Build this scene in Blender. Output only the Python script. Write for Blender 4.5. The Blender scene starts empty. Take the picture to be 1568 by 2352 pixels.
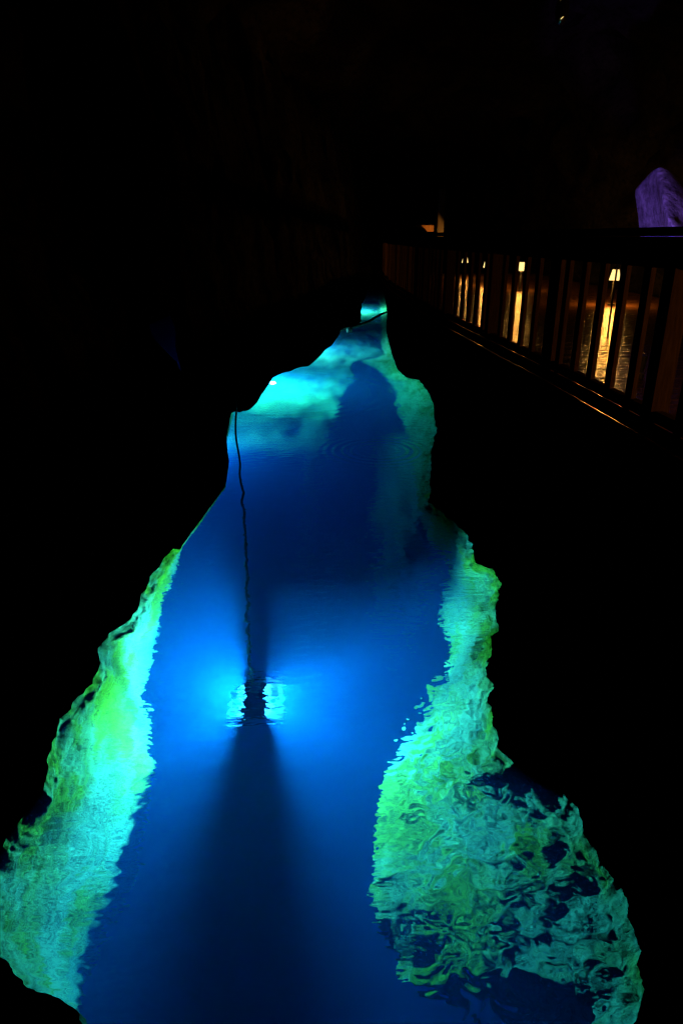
import bpy, bmesh, math, random
from mathutils import Vector, Matrix, noise
random.seed(7)
R = math.radians
sc = bpy.context.scene
C = sc.collection

# ------------------------------------------------------------------ camera
PITCH, EYE = R(22), 3.0
cam_d = bpy.data.cameras.new('camera'); cam = bpy.data.objects.new('camera', cam_d); C.objects.link(cam)
cam.location = (0, 0, EYE); cam.rotation_euler = (R(90) - PITCH, 0, 0)
cam_d.sensor_fit = 'VERTICAL'; cam_d.sensor_height = 36; cam_d.lens = 24
cam_d.clip_start = 0.05; cam_d.clip_end = 500
sc.camera = cam

# ------------------------------------------------------------------ world: sealed cave, no daylight
w = bpy.data.worlds.new('World'); sc.world = w; w.use_nodes = True
w.node_tree.nodes['Background'].inputs[0].default_value = (0.02, 0.03, 0.05, 1)
w.node_tree.nodes['Background'].inputs[1].default_value = 0.0
sc.view_settings.view_transform = 'Standard'; sc.view_settings.look = 'None'
sc.view_settings.exposure = 0.0; sc.view_settings.gamma = 1
cy = sc.cycles
cy.use_denoising = True
cy.max_bounces = 8; cy.transmission_bounces = 6; cy.diffuse_bounces = 0; cy.glossy_bounces = 3
cy.volume_bounces = 1; cy.caustics_reflective = False; cy.caustics_refractive = False
cy.sample_clamp_direct = 0; cy.sample_clamp_indirect = 40

LAMP_MAIN = 1050.0        # deep lamp, each of its two bulbs
LAMP_FAR = 1400.0
LAMP_BACK = 1300.0
LAMP_SIDE = 430.0
WATER_COL = (0.12, 0.86, 1.0)

# ------------------------------------------------------------------ helpers
def ray(px, py):
    a = (px - 784) / 1568; b = (1176 - py) / 1568
    return Vector((a, math.cos(PITCH) + b * math.sin(PITCH), -math.sin(PITCH) + b * math.cos(PITCH)))

def under(px, py, depth=0.0):
    """a point the given depth below the calm water, along the refracted sight line"""
    v = ray(px, py).normalized()
    t = EYE / -v.z
    p = v * t
    r = 1 / 1.333; k = math.sqrt(1 - r * r * (1 - v.z * v.z))
    s = depth / k
    return Vector((p.x + v.x * r * s, p.y + v.y * r * s, -depth))

def at_z(px, py, z):
    v = ray(px, py); t = (z - EYE) / v.z
    return Vector((v.x * t, v.y * t, z))

def at_y(px, py, y):
    v = ray(px, py); t = y / v.y
    return Vector((v.x * t, y, EYE + v.z * t))

def lerp_tab(tab, y):
    if y <= tab[0][0]: return tab[0][1]
    for (a, va), (b, vb) in zip(tab, tab[1:]):
        if y <= b: return va + (vb - va) * (y - a) / (b - a)
    return tab[-1][1]

def link(name, me, mat, parent=None):
    o = bpy.data.objects.new(name, me); C.objects.link(o)
    if mat: me.materials.append(mat)
    if parent: o.parent = parent
    return o

def from_bm(name, bm, mat, parent=None, smooth=False):
    me = bpy.data.meshes.new(name); bm.normal_update(); bm.to_mesh(me); bm.free()
    if smooth:
        for p in me.polygons: p.use_smooth = True
    return link(name, me, mat, parent)

def empty(name, loc, label, cat, group=None, rz=0):
    o = bpy.data.objects.new(name, None); C.objects.link(o)
    o.location = loc; o.rotation_euler.z = rz; o['label'] = label; o['category'] = cat
    if group: o['group'] = group
    return o

def tag(o, label, cat, group=None):
    o['label'] = label; o['category'] = cat
    if group: o['group'] = group
    return o

def box(bm, c, s, M=None, bev=0.0):
    r = bmesh.ops.create_cube(bm, size=1)
    vs = r['verts']
    bmesh.ops.scale(bm, verts=vs, vec=s)
    if bev:
        es = list({e for v in vs for e in v.link_edges})
        rr = bmesh.ops.bevel(bm, geom=es, offset=bev, segments=2, affect='EDGES')
        vs = list({v for f in rr['faces'] for v in f.verts} | {v for v in vs if v.is_valid})
    bmesh.ops.translate(bm, verts=vs, vec=c)
    if M is not None: bmesh.ops.transform(bm, matrix=M, verts=vs)
    return vs

def cyl(bm, c, r1, r2, h, n=20, M=None):
    r = bmesh.ops.create_cone(bm, cap_ends=True, segments=n, radius1=r1, radius2=r2, depth=h)
    vs = r['verts']
    if M is not None: bmesh.ops.transform(bm, matrix=M, verts=vs)
    bmesh.ops.translate(bm, verts=vs, vec=c)
    return vs

def tube(bm, pts, rad, n=8):
    rings = []
    for i, p in enumerate(pts):
        a = pts[max(0, i - 1)]; b = pts[min(len(pts) - 1, i + 1)]
        d = (b - a).normalized()
        u = d.cross(Vector((0, 0, 1)))
        if u.length < 1e-3: u = d.cross(Vector((0, 1, 0)))
        u.normalize(); v = d.cross(u)
        r = rad(i / (len(pts) - 1)) if callable(rad) else rad
        rings.append([bm.verts.new(p + (u * math.cos(6.2832 * k / n) + v * math.sin(6.2832 * k / n)) * r) for k in range(n)])
    for A, B in zip(rings, rings[1:]):
        for k in range(n): bm.faces.new((A[k], A[(k + 1) % n], B[(k + 1) % n], B[k]))
    bm.faces.new(rings[0][::-1]); bm.faces.new(rings[-1])

def fbm(p, s, o=4): return noise.fractal(Vector(p) * s, 0.9, 2.1, o)

# ------------------------------------------------------------------ materials
def mat(name):
    m = bpy.data.materials.new(name); m.use_nodes = True
    nt = m.node_tree; return m, nt, nt.nodes['Principled BSDF']

def nd(nt, t, **k):
    n = nt.nodes.new(t)
    for a, b in k.items():
        if a in n.inputs.keys(): n.inputs[a].default_value = b
        else: setattr(n, a, b)
    return n

def ramp(nt, src, stops):
    r = nt.nodes.new('ShaderNodeValToRGB')
    while len(r.color_ramp.elements) < len(stops): r.color_ramp.elements.new(0.5)
    for e, (p, c) in zip(r.color_ramp.elements, stops): e.position = p; e.color = (*c, 1)
    nt.links.new(src, r.inputs[0]); return r

def rock_mat(name, stops, scale, bump=0.03, rough=0.85, bscale=14, spec=0.3):
    m, nt, b = mat(name)
    geo = nd(nt, 'ShaderNodeNewGeometry')
    n1 = nd(nt, 'ShaderNodeTexNoise', Scale=scale, Detail=6, Roughness=0.55); nt.links.new(geo.outputs['Position'], n1.inputs['Vector'])
    r = ramp(nt, n1.outputs['Fac'], stops)
    n2 = nd(nt, 'ShaderNodeTexNoise', Scale=bscale, Detail=8, Roughness=0.65); nt.links.new(geo.outputs['Position'], n2.inputs['Vector'])
    r2 = ramp(nt, n2.outputs['Fac'], [(0.32, (0.30, 0.32, 0.30)), (0.50, (0.85, 0.85, 0.85)), (0.62, (1, 1, 1))])
    mx = nd(nt, 'ShaderNodeMix', data_type='RGBA', blend_type='MULTIPLY'); mx.inputs[0].default_value = 1
    nt.links.new(r.outputs[0], mx.inputs[6]); nt.links.new(r2.outputs[0], mx.inputs[7])
    nt.links.new(mx.outputs[2], b.inputs['Base Color'])
    bp = nd(nt, 'ShaderNodeBump', Strength=1.0, Distance=bump); nt.links.new(n2.outputs['Fac'], bp.inputs['Height'])
    nt.links.new(bp.outputs[0], b.inputs['Normal'])
    b.inputs['Roughness'].default_value = rough; b.inputs['Specular IOR Level'].default_value = spec
    return m

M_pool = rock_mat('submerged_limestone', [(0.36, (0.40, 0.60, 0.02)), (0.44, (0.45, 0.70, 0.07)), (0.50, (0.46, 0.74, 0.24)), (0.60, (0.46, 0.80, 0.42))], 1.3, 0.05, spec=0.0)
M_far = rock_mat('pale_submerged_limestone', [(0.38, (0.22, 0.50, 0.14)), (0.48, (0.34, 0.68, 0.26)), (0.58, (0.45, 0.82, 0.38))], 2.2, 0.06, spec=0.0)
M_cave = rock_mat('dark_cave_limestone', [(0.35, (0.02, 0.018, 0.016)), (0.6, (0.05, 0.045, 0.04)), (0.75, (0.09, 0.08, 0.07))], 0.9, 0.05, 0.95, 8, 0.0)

def wood_mat(name, c1, c2, rough):
    m, nt, b = mat(name)
    tc = nd(nt, 'ShaderNodeTexCoord'); mp = nd(nt, 'ShaderNodeMapping'); mp.inputs['Scale'].default_value = (22, 22, 2.2)
    nt.links.new(tc.outputs['Object'], mp.inputs[0])
    n = nd(nt, 'ShaderNodeTexNoise', Scale=3.0, Detail=6, Roughness=0.6); nt.links.new(mp.outputs[0], n.inputs['Vector'])
    r = ramp(nt, n.outputs['Fac'], [(0.3, c1), (0.7, c2)]); nt.links.new(r.outputs[0], b.inputs['Base Color'])
    bp = nd(nt, 'ShaderNodeBump', Strength=0.4, Distance=0.002); nt.links.new(n.outputs['Fac'], bp.inputs['Height']); nt.links.new(bp.outputs[0], b.inputs['Normal'])
    b.inputs['Roughness'].default_value = rough; b.inputs['Specular IOR Level'].default_value = 0.0
    return m
M_wood = wood_mat('weathered_brown_timber', (0.10, 0.055, 0.03), (0.22, 0.13, 0.07), 0.55)

def deck_mat():
    m, nt, b = mat('wet_deck_boards')
    geo = nd(nt, 'ShaderNodeNewGeometry'); mp = nd(nt, 'ShaderNodeMapping'); mp.inputs['Scale'].default_value = (2.0, 26, 1)
    nt.links.new(geo.outputs['Position'], mp.inputs[0])
    n = nd(nt, 'ShaderNodeTexNoise', Scale=1.6, Detail=6, Roughness=0.6); nt.links.new(mp.outputs[0], n.inputs['Vector'])
    r = ramp(nt, n.outputs['Fac'], [(0.3, (0.10, 0.045, 0.02)), (0.7, (0.24, 0.11, 0.05))]); nt.links.new(r.outputs[0], b.inputs['Base Color'])
    bp = nd(nt, 'ShaderNodeBump', Strength=1.0, Distance=0.012); nt.links.new(n.outputs['Fac'], bp.inputs['Height']); nt.links.new(bp.outputs[0], b.inputs['Normal'])
    b.inputs['Roughness'].default_value = 0.19; b.inputs['Specular IOR Level'].default_value = 0.7
    return m
M_deck = deck_mat()

def plain(name, col, rough=0.5, metal=0.0, emit=None, strength=0):
    m, nt, b = mat(name)
    n = nd(nt, 'ShaderNodeTexNoise', Scale=30.0, Detail=3)
    r = ramp(nt, n.outputs['Fac'], [(0.3, tuple(c * 0.8 for c in col)), (0.7, col)]); nt.links.new(r.outputs[0], b.inputs['Base Color'])
    b.inputs['Roughness'].default_value = rough; b.inputs['Metallic'].default_value = metal
    if emit:
        b.inputs['Emission Color'].default_value = (*emit, 1); b.inputs['Emission Strength'].default_value = strength
    return m
M_metal = plain('dark_coated_metal', (0.03, 0.035, 0.04), 0.5, 0.3)
M_rubber = plain('black_rubber', (0.012, 0.012, 0.014), 0.6)
M_bulb = plain('glowing_bulb_glass', (0.8, 0.9, 0.9), 0.3, 0, (0.1, 0.9, 1.0), 2.5)
M_bulb_far = plain('glowing_lamp_lens', (0.8, 0.9, 0.9), 0.3, 0, (0.7, 1.0, 1.0), 30)
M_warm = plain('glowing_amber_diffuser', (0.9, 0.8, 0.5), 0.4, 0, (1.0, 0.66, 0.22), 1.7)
M_white = plain('glowing_white_diode', (0.9, 0.9, 0.9), 0.4, 0, (0.9, 0.85, 1.0), 3)
M_matte = plain('matte_black_housing', (0.0015, 0.0015, 0.0018), 1.0)
M_matte.node_tree.nodes['Principled BSDF'].inputs['Specular IOR Level'].default_value = 0
M_bark = plain('wet_dark_bark', (0.02, 0.016, 0.012), 0.7)
M_brass = plain('old_brass', (0.5, 0.32, 0.08), 0.25, 1.0)

def math_n(nt, op, a, b=None):
    n = nt.nodes.new('ShaderNodeMath'); n.operation = op
    for i, v in enumerate((a, b)):
        if v is None: continue
        if isinstance(v, (int, float)): n.inputs[i].default_value = v
        else: nt.links.new(v, n.inputs[i])
    return n.outputs[0]

def water_mat():
    m = bpy.data.materials.new('clear_spring_water'); m.use_nodes = True
    nt = m.node_tree; nt.nodes.clear()
    out = nd(nt, 'ShaderNodeOutputMaterial')
    g = nd(nt, 'ShaderNodeBsdfGlass', IOR=1.333, Roughness=0.0)
    geo = nd(nt, 'ShaderNodeNewGeometry'); pos = geo.outputs['Position']
    def ns(scale3, scale, detail, dist=0.0):
        mp = nd(nt, 'ShaderNodeMapping'); mp.inputs['Scale'].default_value = scale3; nt.links.new(pos, mp.inputs[0])
        n = nd(nt, 'ShaderNodeTexNoise', Scale=scale, Detail=detail, Roughness=0.5, Distortion=dist); nt.links.new(mp.outputs[0], n.inputs['Vector'])
        return n.outputs['Fac']
    sep = nd(nt, 'ShaderNodeSeparateXYZ'); nt.links.new(pos, sep.inputs[0])
    X, Y = sep.outputs[0], sep.outputs[1]
    def mapr(v, a, b, c, d):
        n = nd(nt, 'ShaderNodeMapRange'); n.interpolation_type = 'SMOOTHSTEP'
        for i, q in enumerate((a, b, c, d)): n.inputs[i + 1].default_value = q
        nt.links.new(v, n.inputs[0]); return n.outputs[0]
    # fine wind-free ripples, crests across the channel
    h = math_n(nt, 'MULTIPLY', ns((1, 2.6, 1), 5.2, 2.0), 0.011)
    # patchiness of the ripples
    h2 = math_n(nt, 'MULTIPLY', ns((1, 2.2, 1), 17.0, 1.0), 0.0016)
    h = math_n(nt, 'ADD', h, h2)
    # chop where the inflow falls on the right
    mask = math_n(nt, 'MULTIPLY', mapr(X, 0.10, 0.6, 0, 1), mapr(Y, 3.0, 5.0, 1, 0))
    chop = math_n(nt, 'MULTIPLY', ns((1, 1, 1), 8.5, 1.0, 0.5), 0.040)
    h = math_n(nt, 'MULTIPLY', h, math_n(nt, 'SUBTRACT', 1.0, math_n(nt, 'MULTIPLY', mask, 0.75)))
    h = math_n(nt, 'ADD', h, math_n(nt, 'MULTIPLY', chop, mask))
    mask2 = math_n(nt, 'MULTIPLY', mapr(X, 0.6, 1.2, 0, 1), mapr(Y, 4.0, 13.0, 1, 0.7))
    chop2 = math_n(nt, 'MULTIPLY', ns((1, 2.0, 1), 8.0, 1.5, 0.3), 0.014)
    h = math_n(nt, 'ADD', h, math_n(nt, 'MULTIPLY', chop2, mask2))
    # rings spreading from drips
    for (px, py, r0, wd, k, amp) in ((125, 1965, 0.20, 0.07, 62, 0.0022), (870, 1035, 0.55, 0.25, 45, 0.0045), (640, 900, 2.2, 0.5, 22, 0.002)):
        c = under(px, py, 0)
        vm = nd(nt, 'ShaderNodeVectorMath'); vm.operation = 'DISTANCE'; nt.links.new(pos, vm.inputs[0]); vm.inputs[1].default_value = c
        d = vm.outputs['Value']
        s = math_n(nt, 'SINE', math_n(nt, 'MULTIPLY', d, k))
        e = math_n(nt, 'DIVIDE', math_n(nt, 'SUBTRACT', d, r0), wd)
        e = math_n(nt, 'EXPONENT', math_n(nt, 'MULTIPLY', math_n(nt, 'MULTIPLY', e, e), -1))
        h = math_n(nt, 'ADD', h, math_n(nt, 'MULTIPLY', math_n(nt, 'MULTIPLY', s, e), amp))
    bp = nd(nt, 'ShaderNodeBump', Strength=1.0, Distance=1.0); nt.links.new(h, bp.inputs['Height'])
    nt.links.new(bp.outputs[0], g.inputs['Normal'])
    nt.links.new(g.outputs[0], out.inputs['Surface'])
    vs = nd(nt, 'ShaderNodeVolumeScatter', Density=0.115, Anisotropy=0.0); vs.inputs['Color'].default_value = (0.02, 0.30, 1.0, 1)
    va = nd(nt, 'ShaderNodeVolumeAbsorption', Density=0.8); va.inputs['Color'].default_value = (0.2, 0.62, 0.84, 1)
    ad = nd(nt, 'ShaderNodeAddShader'); nt.links.new(vs.outputs[0], ad.inputs[0]); nt.links.new(va.outputs[0], ad.inputs[1])
    nt.links.new(ad.outputs[0], out.inputs['Volume'])
    return m

# ------------------------------------------------------------------ setting: water
bm = bmesh.new(); box(bm, (0.5, 26, -7), (15, 58, 14))
water = from_bm('water', bm, water_mat()); water['kind'] = 'structure'

# ------------------------------------------------------------------ setting: rock
def loft(name, rows_fn, ys, m, disp, amp_rows, smooth=True, cell=0.0, scale=lambda y: 1.0):
    """rows_fn(y) -> list of points (one per profile row); densified along the profile"""
    bm = bmesh.new(); grid = []
    for y in ys:
        prof = rows_fn(y); line = []
        for i in range(len(prof) - 1):
            a, b, n, am, bn = prof[i], prof[i + 1], amp_rows[i][0], amp_rows[i][1], amp_rows[i + 1][1]
            for k in range(n):
                t = k / n; line.append((a.lerp(b, t), (am + (bn - am) * t) * (scale(y) if a.z < 0.1 else 1)))
        line.append((prof[-1], amp_rows[-1][1]))
        vs = []
        for p, am in line:
            q = p.copy()
            if am > 0:
                v = Vector((fbm(p, disp), fbm(p + Vector((9, 3, 1)), disp), fbm(p + Vector((2, 7, 5)), disp)))
                q += v * am
                if -0.4 < p.z < 0.2: q += Vector((fbm(p, 6.5, 5), 0.6 * fbm(p + Vector((4, 1, 2)), 6.5, 5), 0)) * 0.030 * min(1, 4.5 / max(1, p.y) + 0.4) * scale(y)
                if cell:
                    d = noise.voronoi(p * (1 / cell))[0]
                    q += Vector((-(d[1] - d[0]) * am * 0.9, 0, (d[1] - d[0]) * am * 0.5))
            vs.append(bm.verts.new(q))
        grid.append(vs)
    for A, B in zip(grid, grid[1:]):
        for k in range(len(A) - 1): bm.faces.new((A[k], A[k + 1], B[k + 1], B[k]))
    o = from_bm(name, bm, m, smooth=smooth); o['kind'] = 'structure'
    return o

def ysteps(a, b, n, p=1.0): return [a + (b - a) * (i / (n - 1)) ** p for i in range(n)]

# left bank: rim and lip as the water's edge and the foot of the lit face
L_rim = [(930, 536), (960, 526), (1010, 516), (1070, 522), (1120, 515), (1170, 480), (1225, 440), (1270, 408), (1310, 378), (1370, 348), (1430, 318), (1452, 300), (1472, 258), (1500, 250), (1560, 233), (1620, 188), (1680, 130), (1740, 116), (1790, 118), (1840, 106), (1880, 84), (1930, 46), (1990, 12), (2050, -4), (2130, -12), (2190, 2), (2240, 30), (2290, 90), (2330, 165), (2380, 205), (2500, 260), (2700, 330)]
L_lip = [(930, 540), (1010, 521), (1120, 518), (1225, 443), (1250, 420), (1310, 404), (1370, 374), (1430, 366), (1480, 354), (1540, 345), (1600, 332), (1650, 342), (1760, 350), (1830, 346), (1880, 334), (1950, 328), (2010, 318), (2060, 292), (2110, 262), (2200, 212), (2260, 196), (2330, 180), (2380, 215), (2500, 275), (2700, 350)]
def jag(y, k, ph):
    q = Vector((0, y * 0.014, ph)); f = Vector((ph, y * 0.16, 1.0))
    return k * (5 * noise.fractal(q, 1.1, 2.0, 3) + 0.4 * noise.noise(f))
def left_prof(y):
    r = under(lerp_tab(L_rim, y) + 26 * max(0, 1 - abs(y - 1720) / 220) + jag(y, min(1.6, y / 1300), 3.3), y, 0.15); xl = lerp_tab(L_lip, y)
    wdt = xl - lerp_tab(L_rim, y)
    if wdt < 8: r = under(lerp_tab(L_rim, y), y, 0.10)
    dl = 0.13 + 0.42 * min(1, wdt / 10) + (1.15 + 0.9 * max(0, min(1, (y - 1700) / 300))) * min(1, wdt / 60)
    l = under(xl, y, dl)
    V = Vector
    return [V((r.x - 2.6, r.y - 0.3, 7.2)), V((r.x - 2.2, r.y - 0.3, 3.5)), V((r.x - 1.3, r.y - 0.2, 1.2)), V((r.x - 0.6, r.y - 0.1, 0.35)), V((r.x + (0.03 if wdt < 8 else -0.04), r.y, 0.03)), V((r.x + (0.02 if wdt < 8 else -0.015), r.y, r.z * 0.6)),
            r, l, V((l.x - 0.35, l.y, -dl - 0.25)), V((l.x - 1.3, l.y, -dl - 1.6)), V((l.x - 1.6, l.y, -13))]
ys = ysteps(930, 2700, 640)
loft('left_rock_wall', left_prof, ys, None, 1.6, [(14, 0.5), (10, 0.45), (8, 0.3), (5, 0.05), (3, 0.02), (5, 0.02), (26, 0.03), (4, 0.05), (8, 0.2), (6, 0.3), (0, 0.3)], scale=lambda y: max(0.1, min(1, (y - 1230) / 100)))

R_rim = [(640, 868), (700, 882), (735, 886), (760, 884), (800, 890), (850, 905), (872, 925), (876, 955), (900, 972), (930, 988), (1000, 992), (1060, 980), (1120, 976), (1165, 977), (1190, 1008), (1235, 1053), (1280, 1070), (1310, 1085), (1322, 1125), (1360, 1142), (1400, 1130), (1450, 1140), (1520, 1117), (1600, 1125), (1680, 1132), (1740, 1150), (1780, 1175), (1800, 1230), (1840, 1290), (1890, 1325), (1950, 1345), (2050, 1400), (2130, 1425), (2200, 1450), (2280, 1468), (2352, 1455), (2500, 1400), (2700, 1350)]
R_lip = [(640, 862), (720, 874), (800, 878), (814, 882), (822, 868), (828, 826), (834, 842), (846, 862), (860, 880), (885, 903), (940, 916), (990, 935), (1080, 950), (1165, 967), (1200, 975), (1240, 987), (1280, 1026), (1330, 1024), (1380, 1012), (1430, 1016), (1470, 1034), (1530, 1020), (1555, 1022), (1585, 985), (1660, 960), (1700, 932), (1760, 920), (1820, 892), (1870, 872), (1930, 866), (2000, 856), (2060, 862), (2130, 890), (2200, 930), (2240, 925), (2270, 1000), (2290, 1085), (2330, 1130), (2400, 1180), (2700, 1230)]
R_rough = [(640, 0.03), (860, 0.05), (1150, 0.05), (1200, 0.03), (1500, 0.035), (1700, 0.045), (1850, 0.048), (2700, 0.055)]
def right_prof(y):
    r = under(lerp_tab(R_rim, y) - 26 * max(0, min(1, (y - 1250) / 400)) + jag(y, min(2.2, y / 1000), 8.1), y, 0.15); xl = lerp_tab(R_lip, y)
    wdt = lerp_tab(R_rim, y) - xl
    dl = 0.6 + 0.9 * min(1, wdt / 50) - 0.2 * max(0, min(1, (y - 1900) / 300))
    l = under(xl, y, dl)
    V = Vector
    k = lerp_tab(R_rough, y) / 0.2
    bu = Vector((0.04, 0.0, -0.04)) * max(0, min(1, (y - 1650) / 250)); kk = max(0, min(1, (y - 1720) / 200)); m1 = r.lerp(l, 0.33) + bu + Vector((0, 0, 0.02)) * kk; m2 = r.lerp(l, 0.66) + bu + Vector((0, 0, 0.01)) * kk
    return [V((r.x + 1.2, r.y, 1.35)), V((r.x + 0.6, r.y, 0.45)), V((r.x + 0.07, r.y, 0.03)), V((r.x + 0.025, r.y, r.z * 0.6)), r, m1, m2, l, V((l.x + 0.35, l.y, -dl - 0.2)), V((l.x + 1.2, l.y, -dl - 1.5)), V((l.x + 1.5, l.y, -13))]

def right_wall():
    bm = bmesh.new(); grid = []
    ns = [5, 4, 3, 5, 16, 16, 16, 4, 6, 5]
    base = [0.3, 0.06, 0.02, 0.02, None, None, None, 0.06, 0.2, 0.3, 0.3]
    for y in ysteps(640, 2700, 760):
        P = right_prof(y); k = lerp_tab(R_rough, y)
        line = []
        for i in range(len(P) - 1):
            a0 = k if base[i] is None else base[i]; a1 = k if base[i + 1] is None else base[i + 1]
            if i == 4: a0 = min(k, 0.09)
            for j in range(ns[i]):
                t = j / ns[i]; line.append((P[i].lerp(P[i + 1], t), a0 + (a1 - a0) * t))
        line.append((P[-1], 0.3)); vs = []
        for p, am in line:
            q = p + Vector((fbm(p, 1.6), fbm(p + Vector((9, 3, 1)), 1.6), fbm(p + Vector((2, 7, 5)), 1.6) * 0.6)) * am * 0.8
            if -0.4 < p.z < 0.2: q += Vector((fbm(p, 6.5, 5), 0.6 * fbm(p + Vector((4, 1, 2)), 6.5, 5), 0)) * 0.038
            if am > 0.04 and p.z < -0.15:
                d = noise.voronoi(p * 5.0)[0]; e = min(0.5, d[1] - d[0])
                q += Vector((-0.7, -0.3, 0.4)) * (e - 0.2) * am * 1.3
            q.z = min(q.z, -0.04) if p.z < -0.2 else q.z
            vs.append(bm.verts.new(q))
        grid.append(vs)
    for A, B in zip(grid, grid[1:]):
        for k in range(len(A) - 1): bm.faces.new((A[k], A[k + 1], B[k + 1], B[k]))
    o = from_bm('right_rock_wall', bm, M_pool, smooth=True); o['kind'] = 'structure'
    return o
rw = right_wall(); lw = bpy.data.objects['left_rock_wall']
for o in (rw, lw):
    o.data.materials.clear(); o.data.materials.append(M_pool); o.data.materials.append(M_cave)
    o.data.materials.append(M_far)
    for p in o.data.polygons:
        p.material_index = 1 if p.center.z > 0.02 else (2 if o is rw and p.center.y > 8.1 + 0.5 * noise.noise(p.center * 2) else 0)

# sloping far bed, seen through the water beyond the deep shaft
F_left = [(640, 780), (760, 700), (860, 560), (950, 470), (1040, 440), (1100, 430)]
F_right = [(640, 870), (800, 884), (816, 884), (826, 820), (832, 806), (850, 806), (872, 818), (884, 800), (920, 780), (970, 768), (1010, 750), (1100, 700)]
F_depth = [(640, 0.9), (740, 1.2), (840, 1.5), (900, 1.7), (960, 1.95), (1005, 2.3), (1030, 2.8), (1050, 4.5)]
bm = bmesh.new(); grid = []
for y in ysteps(640, 1050, 230):
    a, b, d = lerp_tab(F_left, y), lerp_tab(F_right, y), lerp_tab(F_depth, y)
    vs = []
    for i in range(90):
        t = i / 89; p = under(a + (b - a) * t, y, d)
        am = 0.12 * min(1, (1 - t) * 12)
        p.z += fbm(p, 0.9) * am * 2.6 + fbm(p, 4) * 0.03
        p.x += fbm(p + Vector((5, 5, 5)), 3) * 0.04
        vs.append(bm.verts.new(p))
    e = vs[-1].co; vs.append(bm.verts.new(e + Vector((-0.25, 0.1, -0.5)))); vs.append(bm.verts.new(e + Vector((-0.5, 0.3, -6))))
    grid.append(vs)
for A, B in zip(grid, grid[1:]):
    for k in range(len(A) - 1): bm.faces.new((A[k], A[k + 1], B[k + 1], B[k]))
far = from_bm('far_sloping_bed', bm, M_far, smooth=True); far['kind'] = 'structure'

# ridge deep below the right bank
G_l = [(1000, 868), (1030, 862), (1100, 860), (1180, 862), (1260, 880), (1380, 870), (1480, 884), (1560, 892)]
G_r = [(1000, 955), (1080, 955), (1165, 975), (1220, 955), (1290, 935), (1340, 918), (1420, 902), (1500, 896), (1560, 895)]
bm = bmesh.new(); grid = []
for y in ysteps(1000, 1400, 120):
    a, b = lerp_tab(G_l, y), lerp_tab(G_r, y); vs = []
    for i in range(26):
        t = i / 25; p = under(a + (b - a) * t, y, 4.2 - 2.2 * t ** 0.7 + 1.5 * max(0, (y - 1200) / 200))
        v = Vector((fbm(p, 2), fbm(p + Vector((4, 4, 4)), 2), fbm(p + Vector((8, 8, 1)), 2))) * 0.22
        vs.append(bm.verts.new(p + v))
    l = vs[0].co; r = vs[-1].co
    vs.insert(0, bm.verts.new(l + Vector((0.5, 0.3, -1.5))))
    vs.append(bm.verts.new(r + Vector((0.3, 0.2, -1.5))))
    grid.append(vs)
for A, B in zip(grid, grid[1:]):
    for k in range(len(A) - 1): bm.faces.new((A[k], A[k + 1], B[k + 1], B[k]))
rid = from_bm('submerged_ridge', bm, M_far, smooth=True); rid['kind'] = 'structure'

# pool floor far below
bm = bmesh.new(); n = 40; G = []
for i in range(n):
    r_ = []
    for j in range(n):
        p = Vector((-6.4 + 13.8 * i / (n - 1), -1.5 + 54 * j / (n - 1), -13)); p.z += fbm(p, 0.3) * 1.2
        r_.append(bm.verts.new(p))
    G.append(r_)
for i in range(n - 1):
    for j in range(n - 1): bm.faces.new((G[i][j], G[i + 1][j], G[i + 1][j + 1], G[i][j + 1]))
fl = from_bm('pool_floor', bm, M_pool, smooth=True); fl['kind'] = 'structure'

# overhanging left wall further in: crisp dark edge over the water
OV = [(455, 955), (498, 958), (520, 952), (542, 947), (560, 946), (575, 940), (590, 925), (600, 908), (611, 893), (617, 884), (626, 868), (640, 860), (668, 852), (690, 842), (708, 842), (722, 830), (738, 815), (748, 802), (760, 796), (770, 782), (780, 768), (782, 756), (800, 750), (815, 746), (829, 740), (830, 722), (831, 700), (842, 676), (848, 650), (855, 620)]
pts = []
for (x0, y0), (x1, y1) in zip(OV, OV[1:]):
    n = max(2, int(math.hypot(x1 - x0, y1 - y0) / 3))
    for i in range(n): pts.append((x0 + (x1 - x0) * i / n, y0 + (y1 - y0) * i / n))
bm = bmesh.new(); grid = []
for i, (px, py) in enumerate(pts):
    e = at_z(px, py, 0.55) if py > 740 else at_y(px, py, at_z(830, 740, 0.55).y + (740 - py) * 0.05)
    jit = fbm(Vector((px * 0.05, py * 0.05, 0)), 1.7) * 0.02 * e.y / 10
    e += Vector((jit, 0, jit))
    prof = [Vector((e.x - 3.2, e.y + 2.0, -0.4)), Vector((e.x - 1.2, e.y + 1.0, 0.62 + e.z - 0.55)), Vector((e.x - 0.25, e.y + 0.25, e.z + 0.06)), e,
            Vector((e.x - 0.05, e.y + 0.02, e.z + 0.25)), Vector((e.x - 0.3, e.y + 0.1, 2.2)), Vector((e.x - 0.5, e.y + 0.2, 4.2)), Vector((e.x - 1.2, e.y + 0.2, 7.2))]
    amp = [0.2, 0.12, 0.0, 0.0, 0.0, 0.25, 0.4, 0.5]; cnt = [4, 4, 2, 3, 10, 10, 8]
    vs = []
    for k in range(7):
        for j in range(cnt[k]):
            t = j / cnt[k]; p = prof[k].lerp(prof[k + 1], t); am = amp[k] + (amp[k + 1] - amp[k]) * t
            vs.append(bm.verts.new(p + Vector((-abs(fbm(p, 1.2)), fbm(p + Vector((3, 3, 3)), 1.2), fbm(p, 1.5))) * am))
    vs.append(bm.verts.new(prof[-1])); grid.append(vs)
for A, B in zip(grid, grid[1:]):
    for k in range(len(A) - 1): bm.faces.new((A[k], A[k + 1], B[k + 1], B[k]))
ov = from_bm('overhanging_rock_wall', bm, M_cave, smooth=True); ov['kind'] = 'structure'

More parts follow.
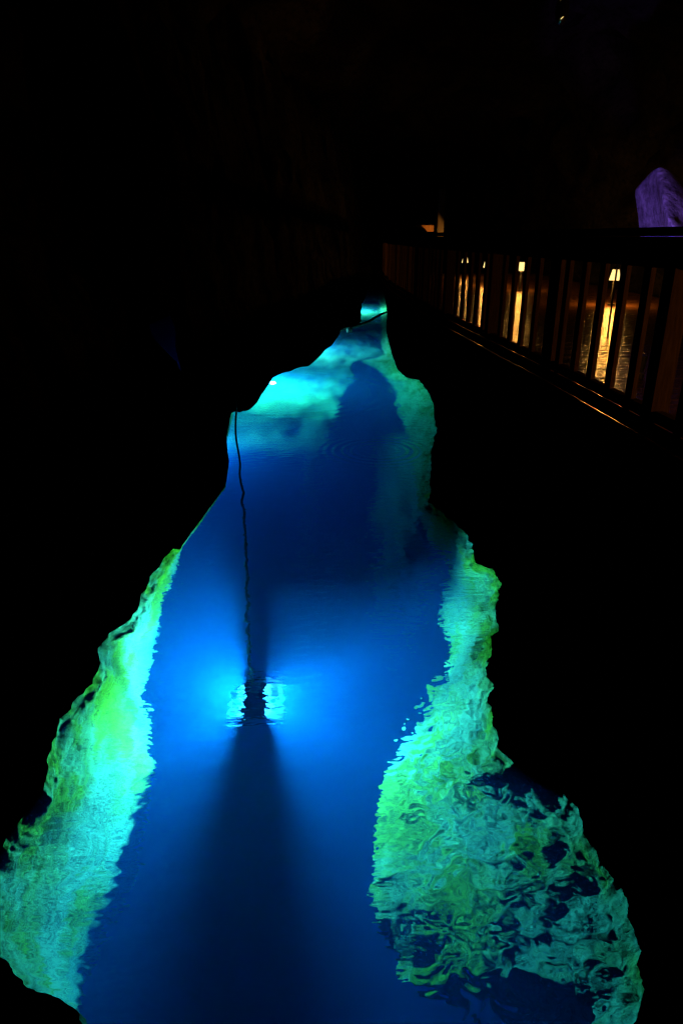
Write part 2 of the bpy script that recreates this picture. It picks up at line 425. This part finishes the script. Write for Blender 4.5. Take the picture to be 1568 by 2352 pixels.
# right cave wall, ceiling, end wall
def sheet(name, fn, nu, nv, m, amp, sc_=0.8):
    bm = bmesh.new(); G = []
    for i in range(nu):
        r_ = []
        for j in range(nv):
            p, nn = fn(i / (nu - 1), j / (nv - 1))
            r_.append(bm.verts.new(p + nn * (fbm(p, sc_, 5) * amp)))
        G.append(r_)
    for i in range(nu - 1):
        for j in range(nv - 1): bm.faces.new((G[i][j], G[i + 1][j], G[i + 1][j + 1], G[i][j + 1]))
    o = from_bm(name, bm, m, smooth=True); o['kind'] = 'structure'; return o
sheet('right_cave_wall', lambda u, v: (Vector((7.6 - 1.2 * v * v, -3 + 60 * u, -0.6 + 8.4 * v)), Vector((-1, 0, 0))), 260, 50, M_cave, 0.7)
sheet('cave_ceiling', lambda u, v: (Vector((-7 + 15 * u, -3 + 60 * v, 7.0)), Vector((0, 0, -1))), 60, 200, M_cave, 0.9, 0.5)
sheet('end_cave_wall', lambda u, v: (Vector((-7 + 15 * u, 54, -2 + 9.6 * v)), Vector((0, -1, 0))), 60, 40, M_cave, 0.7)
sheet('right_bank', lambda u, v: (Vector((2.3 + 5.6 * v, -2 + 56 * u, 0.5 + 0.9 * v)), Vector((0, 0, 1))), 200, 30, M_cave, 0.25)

# ------------------------------------------------------------------ walkway and railing
RAILX = [(0.2, 2.02), (2.5, 2.0), (3.9, 1.96), (5.7, 1.845), (10.6, 1.42), (17, 1.2), (26, 1.3)]
def railx(y): return lerp_tab(RAILX, y)
DECK = 1.85
bm = bmesh.new(); y = 0.0
while y < 24:
    x0 = railx(y) - 0.11; x1 = 6.4
    box(bm, ((x0 + x1) / 2, y + 0.07, DECK - 0.02 + random.uniform(-.002, .002)), (x1 - x0, 0.134, 0.04), bev=0.004)
    y += 0.142
deck = from_bm('walkway', bm, M_deck); deck['kind'] = 'structure'
bm = bmesh.new()
for k in range(24):
    a = Vector((railx(k) - 0.06, k, DECK - 0.14)); b = Vector((railx(k + 1) - 0.06, k + 1, DECK - 0.14)); d = b - a
    M = Matrix.Translation((a + b) / 2) @ Vector((0, 1, 0)).rotation_difference(d).to_matrix().to_4x4()
    box(bm, (0, 0, 0), (0.08, d.length, 0.19), M)
for k in range(24):
    a = Vector((railx(k) - 0.125, k, DECK - 0.035)); b = Vector((railx(k + 1) - 0.125, k + 1, DECK - 0.035)); d = b - a
    M = Matrix.Translation((a + b) / 2) @ Vector((0, 1, 0)).rotation_difference(d).to_matrix().to_4x4()
    box(bm, (0, 0, 0), (0.025, d.length, 0.09), M)
for k in range(24):
    a = Vector((railx(k) - 0.06, k, DECK + 0.045)); b = Vector((railx(k + 1) - 0.06, k + 1, DECK + 0.045)); d = b - a
    M = Matrix.Translation((a + b) / 2) @ Vector((0, 1, 0)).rotation_difference(d).to_matrix().to_4x4()
    box(bm, (0, 0, 0), (0.04, d.length, 0.08), M)
o = from_bm('walkway_beam', bm, M_wood); o['kind'] = 'structure'

rail = empty('railing', (railx(0.4), 0.4, DECK), 'dark timber picket railing running along the right side above the blue pool', 'railing')
inv = Matrix.Translation(-rail.location)
def bar(y0, y1, zc, wx, hz, name):
    bm = bmesh.new(); n = int((y1 - y0) / 0.5)
    for k in range(n):
        ya, yb = y0 + (y1 - y0) * k / n, y0 + (y1 - y0) * (k + 1) / n
        a = Vector((railx(ya), ya, zc)); b = Vector((railx(yb), yb, zc)); d = b - a
        M = inv @ Matrix.Translation((a + b) / 2) @ Vector((0, 1, 0)).rotation_difference(d).to_matrix().to_4x4()
        box(bm, (0, 0, 0), (wx, d.length, hz), M)
    bmesh.ops.remove_doubles(bm, verts=bm.verts, dist=0.001)
    return from_bm(name, bm, M_wood, rail)
bar(0.4, 22, DECK + 1.175, 0.14, 0.05, 'top_rail')
bar(0.4, 22, DECK + 1.06, 0.05, 0.175, 'upper_rail')
bar(0.4, 22, DECK + 0.12, 0.05, 0.07, 'bottom_rail')
bm = bmesh.new(); box(bm, (0, 0, 0.5), (0.034, 0.09, 0.95), bev=0.003)
pick0 = from_bm('picket', bm, M_wood, rail)
bm = bmesh.new(); box(bm, (0, 0, 0.545), (0.12, 0.12, 1.15), bev=0.006)
post0 = from_bm('post', bm, M_wood, rail)
posts = [0.55, 2.35, 4.17, 6.0, 7.8, 9.9, 11.8, 13.8, 15.8, 17.8, 19.8]
def put(proto, y, first, dz=0):
    o = proto if first else proto.copy()
    if not first: C.objects.link(o)
    o.parent = rail
    th = math.atan2(railx(y + .1) - railx(y - .1), .2)
    o.location = Vector((railx(y), y, DECK + dz)) - rail.location; o.rotation_euler.z = -th
    return o
for i, y in enumerate(posts): put(post0, y, i == 0, -0.02)
y = 2.86; k = 0
while y < 22 and k < 100:
    if min(abs(y - p) for p in posts) > 0.12:
        put(pick0, y, k == 0, 0.03).rotation_euler.z += random.uniform(-.03, .03); k += 1
    y += 0.33

def path_lamp(loc, label, power, glow=True, rz=0):
    t = empty('path_lamp', loc, label, 'lamp', 'low amber lamps on the walkway', rz)
    bm = bmesh.new(); cyl(bm, (0, 0, 0.015), 0.07, 0.065, 0.03); cyl(bm, (0, 0, 0.22), 0.022, 0.022, 0.40); from_bm('stem', bm, M_metal, t)
    bm = bmesh.new(); cyl(bm, (0, 0, 0.52), 0.095, 0.055, 0.18, 24); from_bm('lamp_shade', bm, M_warm, t)
    bm = bmesh.new(); cyl(bm, (0, 0, 0.63), 0.075, 0.02, 0.04, 24); from_bm('lamp_cap', bm, M_metal, t)
    ld = bpy.data.lights.new('lamp_light', 'POINT'); ld.energy = power; ld.color = (1, 0.38, 0.055); ld.shadow_soft_size = 0.05
    lo = bpy.data.objects.new('lamp_light', ld); C.objects.link(lo); lo.parent = t; lo.location = (0, 0, 0.36)
    return t
def spot_at(px, py, dist):
    v = ray(px, py); p = v * dist; return Vector((p.x, p.y, DECK))
path_lamp(spot_at(1413, 625, 12.0), 'amber path lamp with tapered shade seen between pickets at the right, nearest of the lamps', 75)
path_lamp(spot_at(1198, 603, 15.3), 'small squarish amber lamp glowing at middle distance beyond the railing', 34)
path_lamp(spot_at(1120, 585, 16.8), 'amber lamp behind the railing throwing the two tallest golden streaks on the wet boards', 55)
path_lamp(spot_at(1068, 590, 20.0), 'farthest amber lamp, a thin orange sliver left of the golden streaks', 26)
path_lamp(Vector((3.7, 3.5, DECK)), 'path lamp just outside the right edge reddening the boards below the railing', 45)

# ------------------------------------------------------------------ deep lamp and its cable
def deep_lamp():
    loc = under(586, 1612, 1.4)
    t = empty('underwater_lamp', loc, 'dark frame lamp hanging deep in the blue pool with cyan light on both sides', 'lamp', rz=math.atan2(-loc.x, loc.y) - R(4))
    bm = bmesh.new(); box(bm, (0, 0, 0.06), (0.07, 0.22, 0.30), bev=0.01); from_bm('lamp_body', bm, M_matte, t)
    bm = bmesh.new(); box(bm, (0.0, -0.125, 0.06), (0.225, 0.02, 0.32), bev=0.006); from_bm('front_shield', bm, M_matte, t)
    bm = bmesh.new(); box(bm, (0.075, 0.125, 0.06), (0.35, 0.02, 0.32), bev=0.006); from_bm('rear_shield', bm, M_matte, t)
    bm = bmesh.new(); box(bm, (0.01, 0, 0.222), (0.185, 0.25, 0.015), bev=0.004); from_bm('top_cap', bm, M_matte, t)
    bm = bmesh.new(); cyl(bm, (0, 0, 0.255), 0.06, 0.03, 0.05); cyl(bm, (0, 0, 0.30), 0.015, 0.015, 0.08); from_bm('cable_gland', bm, M_rubber, t)
    bm = bmesh.new(); box(bm, (0.01, 0, -0.085), (0.48, 0.34, 0.015), bev=0.004); from_bm('base_baffle', bm, M_matte, t)  # added baffle, cuts off downward light to darken the deep water
    for s in (-1, 1):
        for z in (-0.10, 0.10):
            bm = bmesh.new(); tube(bm, [Vector((s * (0.035 + 0.16 * math.sin(a)), -0.12 * math.cos(a) * 1.0, z)) for a in [math.pi * i / 14 for i in range(15)]], 0.005, 6)
            from_bm('guard_wire', bm, M_metal, t)
        bm = bmesh.new(); box(bm, (s * 0.17, -0.01, 0.07), (0.05, 0.014, 0.30), bev=0.003); from_bm('side_baffle', bm, M_matte, t)  # fin is an added baffle, throws a dark line through each side glow
        bm = bmesh.new(); cyl(bm, (s * 0.085, 0, 0.085), 0.022, 0.03, 0.03); from_bm('bulb', bm, M_bulb, t)
        bm = bmesh.new(); cyl(bm, (s * 0.085, 0, -0.062), 0.03, 0.022, 0.03); from_bm('bulb', bm, M_bulb, t)
        ld = bpy.data.lights.new('bulb_light', 'POINT'); ld.energy = LAMP_MAIN * (1.0 if s < 0 else 1.0); ld.color = WATER_COL; ld.shadow_soft_size = 0.02
        lo = bpy.data.objects.new('bulb_light', ld); C.objects.link(lo); lo.parent = t; lo.location = (s * 0.085, 0, 0)
    return t
dl = deep_lamp()
A = at_z(543, 944, 0.62); B = under(549, 1045, 0.0); E_ = dl.location + Vector((0, 0, 0.32))
cp = [A + Vector((-0.02, 0.05, 0.25)), A]
for i in range(1, 8): cp.append(A.lerp(B, i / 8) + Vector((-0.03 * math.sin(math.pi * i / 8), 0, 0)))
for i in range(0, 25):
    t = i / 24; px = 549 + (580 - 549) * t + 3 * math.sin(t * 5); py = 1045 + (1565 - 1045) * t
    cp.append(under(px, py, 1.08 * t ** 0.9 + 0.001) + Vector((0.05 * noise.noise(Vector((i * 0.9, 0, 0))), 0, 0)))
cp.append(E_)
bm = bmesh.new(); tube(bm, cp, 0.016, 8)
cable = tag(from_bm('lamp_cable', bm, M_rubber, smooth=True), 'black cable hanging from the left overhang down through the water to the deep lamp', 'cable')

# far lamp tucked under the overhang
loc = under(624, 879, 0.45)
t = empty('underwater_floodlight', loc, 'bright white floodlight at the water line under the far left overhang', 'lamp')
bm = bmesh.new(); cyl(bm, (-0.10, 0, 0), 0.09, 0.11, 0.16, 20, Matrix.Rotation(R(90), 4, 'Y')); from_bm('lamp_housing', bm, M_metal, t, True)
bm = bmesh.new(); cyl(bm, (-0.012, 0, 0), 0.095, 0.095, 0.012, 20, Matrix.Rotation(R(90), 4, 'Y')); from_bm('lens', bm, M_bulb_far, t)
bm = bmesh.new(); box(bm, (0.06, -0.06, -0.03), (0.012, 0.03, 0.10)); from_bm('bracket', bm, M_metal, t)
ld = bpy.data.lights.new('flood_light', 'POINT'); ld.energy = LAMP_FAR; ld.color = (0.1, 1.0, 0.8); ld.shadow_soft_size = 0.03
lo = bpy.data.objects.new('flood_light', ld); C.objects.link(lo); lo.parent = t; lo.location = (0.04, 0, 0)
# third one, hidden behind the overhang, lights the far end
for loc, lab, pw, col in ((under(800, 712, 0.3), 'hidden floodlight behind the overhang lighting the far green end of the pool', LAMP_BACK, (0.15, 1.0, 0.85)),
                     (under(700, 800, 0.3), 'hidden floodlight behind the overhang just past the bright white one', LAMP_BACK * 0.7, (0.15, 0.95, 1.0)),
                     (Vector((-2.5, 11.8, -1.8)), 'hidden floodlight under the left bank beside the hanging cable', LAMP_SIDE, WATER_COL)):
    t = empty('underwater_floodlight', loc, lab, 'lamp')
    bm = bmesh.new(); cyl(bm, (-0.10, 0, 0), 0.09, 0.11, 0.16, 20, Matrix.Rotation(R(90), 4, 'Y')); from_bm('lamp_housing', bm, M_metal, t, True)
    ld = bpy.data.lights.new('flood_light', 'POINT'); ld.energy = pw; ld.color = col; ld.shadow_soft_size = 0.03
    lo = bpy.data.objects.new('flood_light', ld); C.objects.link(lo); lo.parent = t; lo.location = (0.05, 0, 0)

# branch lying across the narrow far channel, with its stub
D = at_z(800, 750, 0.62).y
bp_ = [(770, 760), (790, 754), (810, 750), (830, 745), (848, 738), (862, 729), (876, 721), (892, 715)]
bm = bmesh.new(); tube(bm, [at_y(x, y, D + i * 0.25) for i, (x, y) in enumerate(bp_)], lambda t: 0.065 - 0.035 * t, 8)
br = tag(from_bm('branch', bm, M_bark, smooth=True), 'black curved branch lying across the narrow far end of the pool', 'branch')
bm = bmesh.new(); tube(bm, [at_y(801, 750, D + .3), at_y(802, 756, D + .3), at_y(802, 763, D + .3)], lambda t: 0.12 - 0.04 * t, 8); from_bm('stub', bm, M_bark, br, True)

# ------------------------------------------------------------------ purple lit outcrop at the right
D = 8.2
OUT = [(1516, 586), (1510, 466), (1504, 421), (1500, 394), (1502, 378), (1514, 372), (1532, 380), (1552, 396), (1571, 418), (1587, 444), (1600, 472), (1614, 506), (1626, 546), (1634, 586)]
bm = bmesh.new(); grid = []
for (x, y) in OUT:
    a = at_y(x, y, D + 0.35); c = at_y(1562, 600, D); vs = []
    for k in range(20):
        t = k / 19; p = a.lerp(c, t); p *= (p.y - 0.5 * math.sin(t * 1.57)) / p.y; p.z += EYE * 0.5 * math.sin(t * 1.57) / D; p += Vector((fbm(p, 3) * .03, fbm(p, 2) * 0.12, fbm(p, 3.3) * .03)) * (0.25 + t)
        vs.append(bm.verts.new(p))
    vs.insert(0, bm.verts.new(a + Vector((0.02, 0.5, -0.2))))
    grid.append(vs)
for A_, B_ in zip(grid, grid[1:]):
    for k in range(len(A_) - 1): bm.faces.new((A_[k], A_[k + 1], B_[k + 1], B_[k]))
oc = from_bm('rock_outcrop', bm, rock_mat('pale_flowstone', [(0.35, (0.25, 0.22, 0.24)), (0.6, (0.5, 0.46, 0.5))], 3.0, 0.03), smooth=True); oc['kind'] = 'structure'
bmesh_sub = oc.modifiers.new('sub', 'SUBSURF'); bmesh_sub.levels = 2; bmesh_sub.render_levels = 2
lp = at_y(1500, 640, 6.0)
t = empty('uplight', Vector((lp.x, lp.y, DECK)), 'small spotlight on the walkway casting purple light on the pale outcrop', 'lamp')
bm = bmesh.new(); cyl(bm, (0, 0, 0.02), 0.05, 0.05, 0.04); cyl(bm, (0, 0, 0.12), 0.04, 0.055, 0.14); from_bm('lamp_housing', bm, M_metal, t)
ld = bpy.data.lights.new('purple_light', 'SPOT'); ld.energy = 340; ld.color = (0.30, 0.14, 1.0); ld.spot_size = R(34); ld.spot_blend = 0.3; ld.shadow_soft_size = 0.03
lo = bpy.data.objects.new('purple_light', ld); C.objects.link(lo); lo.parent = t; lo.location = (0, 0, 0.25)
lo.rotation_euler = (at_y(1540, 450, D) - (t.location + lo.location)).to_track_quat('-Z', 'Y').to_euler()
# small diode
p = at_y(1422, 591, 9.0)
t = empty('diode_lamp', p, 'tiny white light point above the nearest amber lamp', 'lamp')
bm = bmesh.new(); bmesh.ops.create_icosphere(bm, subdivisions=2, radius=0.022); from_bm('diode', bm, M_white, t)
bm = bmesh.new(); cyl(bm, (0, 0.035, -(p.z - DECK) / 2 - 0.0), 0.012, 0.012, p.z - DECK + 0.04); from_bm('stem', bm, M_metal, t)

# hanging lantern at the very top
p = at_y(1290, 22, 5.5)
t = empty('hanging_lantern', p, 'dark glass globe lantern with yellow glints at the very top', 'lantern')
m, nt, b = mat('dark_amber_glass'); b.inputs['Base Color'].default_value = (0.03, 0.02, 0.008, 1); b.inputs['Roughness'].default_value = 0.08
bm = bmesh.new(); bmesh.ops.create_uvsphere(bm, u_segments=24, v_segments=16, radius=1); bmesh.ops.scale(bm, verts=bm.verts, vec=(0.045, 0.045, 0.085)); from_bm('globe', bm, m, t, True)
bm = bmesh.new(); cyl(bm, (0, 0, 0.10), 0.04, 0.02, 0.05); cyl(bm, (0, 0, 0.9), 0.004, 0.004, 1.6, 8); from_bm('fitting', bm, M_brass, t)

# orange lit rail of the steps beyond the railing, tall dark post beside it
a = at_y(953, 520, 12.2); b = at_y(1003, 524, 12.2)
t = empty('step_handrail', Vector((b.x, 12.2, DECK)), 'short orange lit wooden handrail beside a tall dark post, far end of the railing', 'handrail')
bm = bmesh.new(); box(bm, ((a.x - b.x) / 2, 0, a.z - DECK - 0.03), (b.x - a.x, 0.06, 0.10), bev=0.006); from_bm('handrail', bm, M_wood, t)
bm = bmesh.new(); box(bm, (0.04, -0.1, 0.9), (0.10, 0.10, 1.9), bev=0.006); from_bm('post', bm, M_bark, t)
bm = bmesh.new(); box(bm, (a.x - b.x + 0.05, 0.06, 0.5), (0.06, 0.06, 1.34), bev=0.006); from_bm('post', bm, M_wood, t)
t = empty('handrail_fill_light', Vector((1.8, 11.5, DECK + 0.85)), 'unseen spotlight added behind the far pickets to light the orange handrail', 'lamp')  # added light, out of sight, aimed only at the handrail
bm = bmesh.new(); cyl(bm, (0, 0, -0.03), 0.03, 0.045, 0.06); from_bm('lamp_housing', bm, M_metal, t)
ld = bpy.data.lights.new('warm_light', 'SPOT'); ld.energy = 60; ld.color = (1, 0.36, 0.05); ld.spot_size = R(40); ld.spot_blend = 0.4; ld.shadow_soft_size = 0.02
lo = bpy.data.objects.new('warm_light', ld); C.objects.link(lo); lo.parent = t; lo.location = (0, 0, 0.03)
lo.rotation_euler = (Vector(((a.x + b.x) / 2, 12.2, a.z)) - (t.location + lo.location)).to_track_quat('-Z', 'Y').to_euler()

bm = bmesh.new(); tube(bm, [Vector((0.038 * math.cos(a), -0.03, 0.02 + 0.05 * math.sin(a))) for a in [math.pi * (0.45 + 0.35 * i / 8) for i in range(9)]], 0.003, 6); from_bm('glint_arc', bm, M_warm, bpy.data.objects['hanging_lantern'])  # glowing arc put in as the bright glint on the globe
bm = bmesh.new(); tube(bm, [Vector((-0.012 + 0.02 * i / 6, -0.035, -0.062 + 0.018 * i / 6)) for i in range(7)], 0.002, 6); from_bm('glint_arc', bm, M_warm, bpy.data.objects['hanging_lantern'])  # smaller glint low on the globe, also a glowing tube
